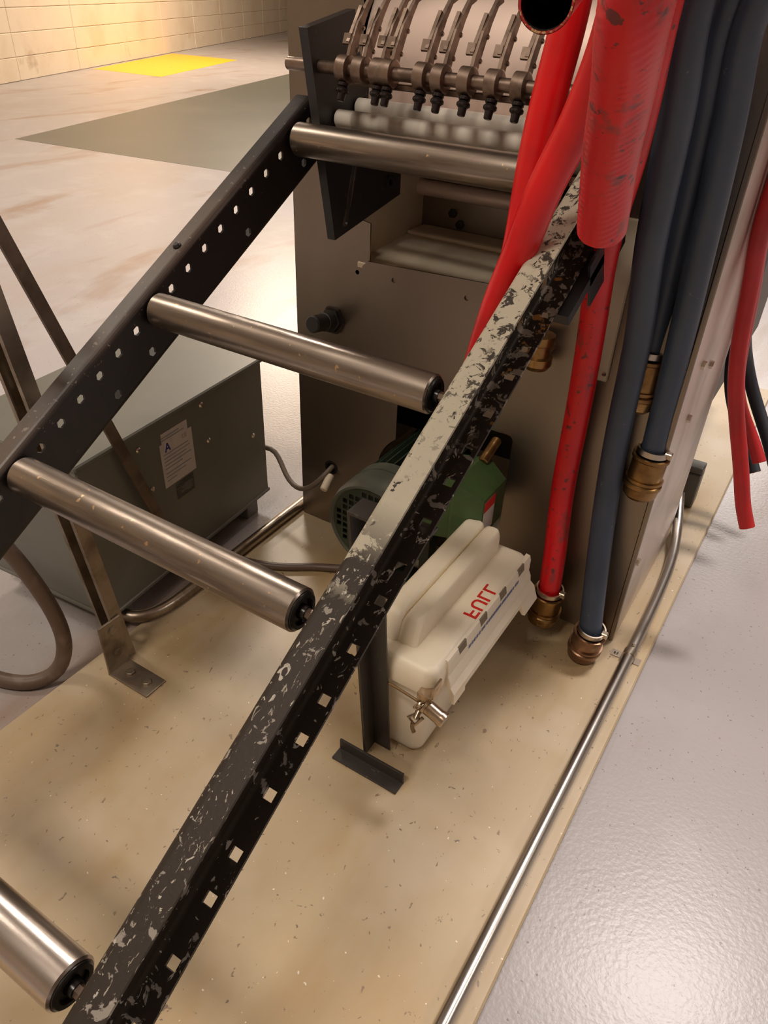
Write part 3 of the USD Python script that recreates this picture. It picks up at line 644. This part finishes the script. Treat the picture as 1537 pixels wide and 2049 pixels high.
def flat_text(s, h, f, bold=True):
    t_ = meshkit.text_mesh(s, h, .0006, bold); v = t_.vertices
    m_ = trimesh.Trimesh(np.column_stack(f(v[:, 0], v[:, 1], v[:, 2])), t_.faces, process=False)
    if m_.volume < 0: m_.invert()
    return m_
# the word is moulded mirror-wise: it reads away from the viewer with its top towards the slots
rs.part("lettering", flat_text("FULL", .031, lambda a_, b_, c_: (-.4815 + b_, 1.172 + a_ * 1.25, .3338 + c_)), MAT["inkred"], smooth=False, label="red mirrored lettering FULL")
pr = [bx((-.4366, y, z), (-.4360, y + w, z + .009)) for y, w, z in [(1.125 + i * .0125 + rng.uniform(0, .002), rng.uniform(.006, .011), .2925) for i in range(22)]]
rs.part("side_print", join(*pr), MAT["inkprint"], parent=skp, smooth=False)
rs.part("hasp", join(bx((-.470, .955, .285), (-.435, .992, .290), .001), bx((-.438, .955, .285), (-.433, .992, .318), .001), bx((-.470, .953, .262), (-.435, .957, .290), .001)), MAT["nickel"], smooth=False)
rs.part("hasp_ring", join(*[lathe((x, .958, .252), (x + .004, .955, .250), [(0, .013), (0, .017), (.004, .017), (.004, .013), (0, .013)], 18) for x in (-.462, -.453, -.444)]), MAT["nickel"])
rs.part("wire", tube([(-.66, .985, .262), (-.60, .968, .262), (-.53, .962, .261), (-.47, .958, .258), (-.452, .957, .256)], .0032, 8), MAT["wire"])
rs.part("wire", tube([(-.600, .968, .262), (-.600, .968, .325)], .0018, 6, smoothed=False), MAT["wire"])
lk = Thing("cylinder_lock", "small worn nickel cylinder lock with wing nut hanging on the reservoir hasp", "lock", (-.43, .95, .24))
lk.part("lock_body", lathe((-.452, .955, .262), (-.398, .953, .244), [(0, 0), (0, .016), (.002, .019), (.008, .019), (.009, .0165), (.040, .0165), (.045, .018), (.053, .018), (.056, .015), (.056, 0)], 26), MAT["nickel"])
lk.part("wing_nut", join(tube([(-.455, .943, .245), (-.470, .935, .240), (-.472, .925, .225), (-.460, .925, .220), (-.447, .930, .226), (-.444, .938, .240)], .0042, 8), cyl((-.458, .945, .246), (-.456, .930, .236), .007, 12)), MAT["nickel"])
lk.part("chain_link", tube([(-.462, .928, .222), (-.460, .926, .208), (-.455, .925, .200)], .0045, 8), MAT["wire"])

# ------------------------------------------------------------------ hoses
HR_ = .034
def coupling(name, label, p, top, mat, out=True):
    """brass cup with rings at p (bottom), hose enters from the top; stub goes back into the panel"""
    p, top = np.array(p, float), np.array(top, float)
    t = Thing(name, label, "hose coupling", tuple(p))
    L = np.linalg.norm(top - p)
    t.part("cup", lathe(p, top, [(0, 0), (0, .030), (.010, .040), (.030, .043), (.034, .046), (.042, .046), (.046, .041), (L - .012, .041), (L - .008, .0445), (L - .001, .0445), (L, .038), (L - .02, .036)], 32), mat)
    t.part("ring", lathe(p + (top - p) / L * .050, top, [(0, .041), (0, .0455), (.006, .0455), (.006, .041)], 32), mat)
    c = p + (top - p) * .35
    t.part("elbow", cyl(c, (c[0], YF + .02, c[2]), .028, 20), mat)
    t.part("band_clamp", join(lathe(top, top + (top - p) / L * .05, [(.004, .033), (.004, .0375), (.018, .0375), (.018, .033)], 28), bx(top + [.028, -.012, .004], top + [.046, .004, .020], .002)), MAT["clampsteel"])
    return t
def hose(name, label, cat, path, mat, r=HR_, group=None, open_end=None, n=24, relief=0.0, step=.02):
    t = Thing(name, label, cat, tuple(path[0]), group)
    if open_end is None:
        t.part("tube", tube(path, r, n, step=step, relief=relief), mat)
        return t
    p = spline(path, step)
    t.part("tube", tube(path, r, n, step=step, relief=relief, caps=False), mat)
    d_ = (p[1] - p[0]) / np.linalg.norm(p[1] - p[0])
    t.part("cut_rim", lathe(p[0], p[0] + d_ * .05, [(.0005, r * .99), (-.001, r * .96), (-.001, r * .90), (.002, r * .88)], 48), MAT["braid"])
    t.part("bore", tube(np.vstack([p[:9]]), r * .885, 24, smoothed=False, caps=False), MAT["bore"])
    t.part("bore_end", lathe(p[8], p[8] + d_ * .01, [(0, 0), (0, r * .89)], 24), MAT["bore"])
    return t
OV = lambda x: [(x, 1.30, 1.85), (x, 1.24, 2.12), (x, 1.18, 2.262), (x, 1.35, 2.262), (x, 2.2, 2.20)]
coupling("brass_coupling", "golden brass hose coupling at the foot of the lower red hose", (-.404, 1.560, .055), (-.397, 1.556, .165), MAT["brass"])
coupling("brass_coupling", "brown brass hose coupling at the foot of the longest blue hose", (-.272, 1.550, .0), (-.262, 1.545, .10), MAT["copper"])
coupling("brass_coupling", "shiny brass hose coupling at the lower end of the rightmost blue hose", (-.254, 1.640, .49), (-.250, 1.650, .605), MAT["brass"])
coupling("brass_coupling", "brass hose coupling high on the panel, half hidden between two blue hoses", (-.318, 1.665, .70), (-.316, 1.672, .83), MAT["brass"])
bc = Thing("brass_valve", "orange-brown brass pipe fitting peeking out behind the upper right rail", "pipe fitting", (-.50, 1.64, .72))
bc.part("fitting", lathe((-.552, 1.60, .765), (-.552, 1.60, .85), [(0, 0), (0, .026), (.012, .034), (.03, .034), (.034, .027), (.06, .027), (.064, .033), (.084, .033), (.085, 0)], 24), MAT["brass"])
bc.part("nipple", cyl((-.552, 1.60, .805), (-.552, YF + .01, .805), .02, 16), MAT["brass"])

hose("red_hose", "long red hose dropping to the golden brass coupling beside the white reservoir", "hose",
     [(-.397, 1.556, .15), (-.410, 1.580, .28), (-.428, 1.598, .45), (-.432, 1.600, .647), (-.425, 1.544, .93), (-.408, 1.457, 1.118), (-.377, 1.38, 1.263), (-.355, 1.308, 1.387), (-.341, 1.254, 1.494)] + OV(-.33), MAT["hose_red"], .0295)
hose("blue_hose", "longest slate blue hose, reaching the coupling near the slab", "hose",
     [(-.262, 1.545, .085), (-.280, 1.566, .19), (-.318, 1.610, .45), (-.334, 1.616, .70), (-.334, 1.58, .927), (-.336, 1.512, 1.10), (-.321, 1.395, 1.373), (-.318, 1.342, 1.495)] + OV(-.26), MAT["hose_blue"], .0295, "blue hoses on the machine front")
hose("blue_hose", "middle slate blue hose, ending highest at the half hidden coupling", "hose",
     [(-.316, 1.672, .815), (-.317, 1.668, .90), (-.313, 1.628, 1.076), (-.300, 1.505, 1.367), (-.290, 1.431, 1.497)] + [(p[0], p[1] + .02, p[2]) for p in OV(-.18)], MAT["hose_blue"], .0285, "blue hoses on the machine front")
hose("blue_hose", "rightmost slate blue hose, ending halfway down the panel", "hose",
     [(-.250, 1.650, .59), (-.254, 1.655, .716), (-.256, 1.63, .931), (-.256, 1.585, 1.097), (-.257, 1.492, 1.372), (-.250, 1.428, 1.498)] + OV(-.10), MAT["hose_blue"], .0280, "blue hoses on the machine front")
hose("red_hose", "thick scuffed red hose with a blunt cut end hanging in front of the others", "hose",
     [(-.286, .991, 1.254), (-.277, .948, 1.307), (-.266, .901, 1.358), (-.241, .813, 1.437), (-.221, .738, 1.496), (-.20, .70, 1.62), (-.20, .78, 1.85), (-.24, 1.0, 2.12), (-.26, 1.18, 2.33), (-.27, 1.5, 2.33), (-.28, 2.2, 2.262)], MAT["hose_red"], .0315, None, True, 64, .006, .003)
hose("red_hose", "red hose at the top with its open black cut end facing the viewer", "hose",
     [(-.350, .862, 1.490), (-.370, .925, 1.494), (-.383, 1.00, 1.515), (-.385, 1.08, 1.58), (-.38, 1.13, 1.72), (-.39, 1.15, 1.95), (-.42, 1.18, 2.262), (-.42, 1.35, 2.262), (-.42, 2.2, 2.20)], MAT["hose_red"], .0285, None, True, 40)
hose("red_hose", "dusky red hose hanging behind the open cut end beside the clamp fingers", "hose",
     [(-.530, 1.30, 1.03), (-.524, 1.302, 1.075), (-.519, 1.303, 1.131), (-.516, 1.305, 1.216), (-.514, 1.318, 1.315), (-.503, 1.326, 1.416), (-.497, 1.331, 1.488), (-.50, 1.29, 1.85), (-.50, 1.18, 2.262), (-.50, 1.35, 2.262), (-.50, 2.2, 2.20)], MAT["hose_red_clean"], .0290, None, True)
hose("red_hose", "bright red hose bending down and passing behind the whitened rail", "hose",
     [(-.565, 1.27, .85), (-.552, 1.262, .905), (-.517, 1.24, 1.039), (-.483, 1.222, 1.139), (-.453, 1.212, 1.24), (-.415, 1.199, 1.331), (-.383, 1.176, 1.418), (-.362, 1.144, 1.492), (-.35, 1.10, 1.65), (-.345, 1.10, 1.95), (-.345, 1.18, 2.33), (-.345, 1.45, 2.33), (-.36, 2.2, 2.262)], MAT["hose_red_clean"], .0290, None, True)
def over(y): return [(-.196, y, 1.10), (-.19, y, 1.3), (-.19, y, 1.7), (-.20, y, 2.05), (-.26, y, 2.148), (-.6, y, 2.148)]
hose("red_hose", "dull red hose hanging loose down the right side of the machine, clear of the floor", "hose",
     [(-.001, 1.88, .357), (-.030, 1.895, .41), (-.060, 1.908, .487), (-.100, 1.93, .58), (-.133, 1.93, .673), (-.163, 1.922, .801), (-.182, 1.905, .97)] + [(p[0] + .004, p[1], p[2]) for p in over(1.865)], MAT["hose_red_dull"], .0195, None, True)
hose("red_hose", "short-looking red hose end behind the loose right-hand hose", "hose",
     [(-.036, 2.32, .326), (-.072, 2.338, .375), (-.113, 2.345, .43), (-.155, 2.33, .51), (-.182, 2.27, .65), (-.195, 2.12, .90)] + over(1.93), MAT["hose_red_dull"], .0200, None, True)
hose("dark_hose", "dark blue hose curving out at the right edge behind the loose red hose", "hose",
     [(.006, 2.501, .241), (-.04, 2.532, .306), (-.136, 2.575, .439), (-.190, 2.55, .56), (-.21, 2.40, .72), (-.205, 2.16, .95)] + over(1.99), MAT["hose_black"], .0205, None, True)
hose("dark_hose", "dark hose tip peeking out below the second red hose end", "hose",
     [(-.041, 2.437, .227), (-.072, 2.457, .267), (-.13, 2.475, .345), (-.185, 2.45, .46), (-.212, 2.38, .62), (-.205, 2.20, .90)] + over(2.05), MAT["hose_black"], .0195, None, True)
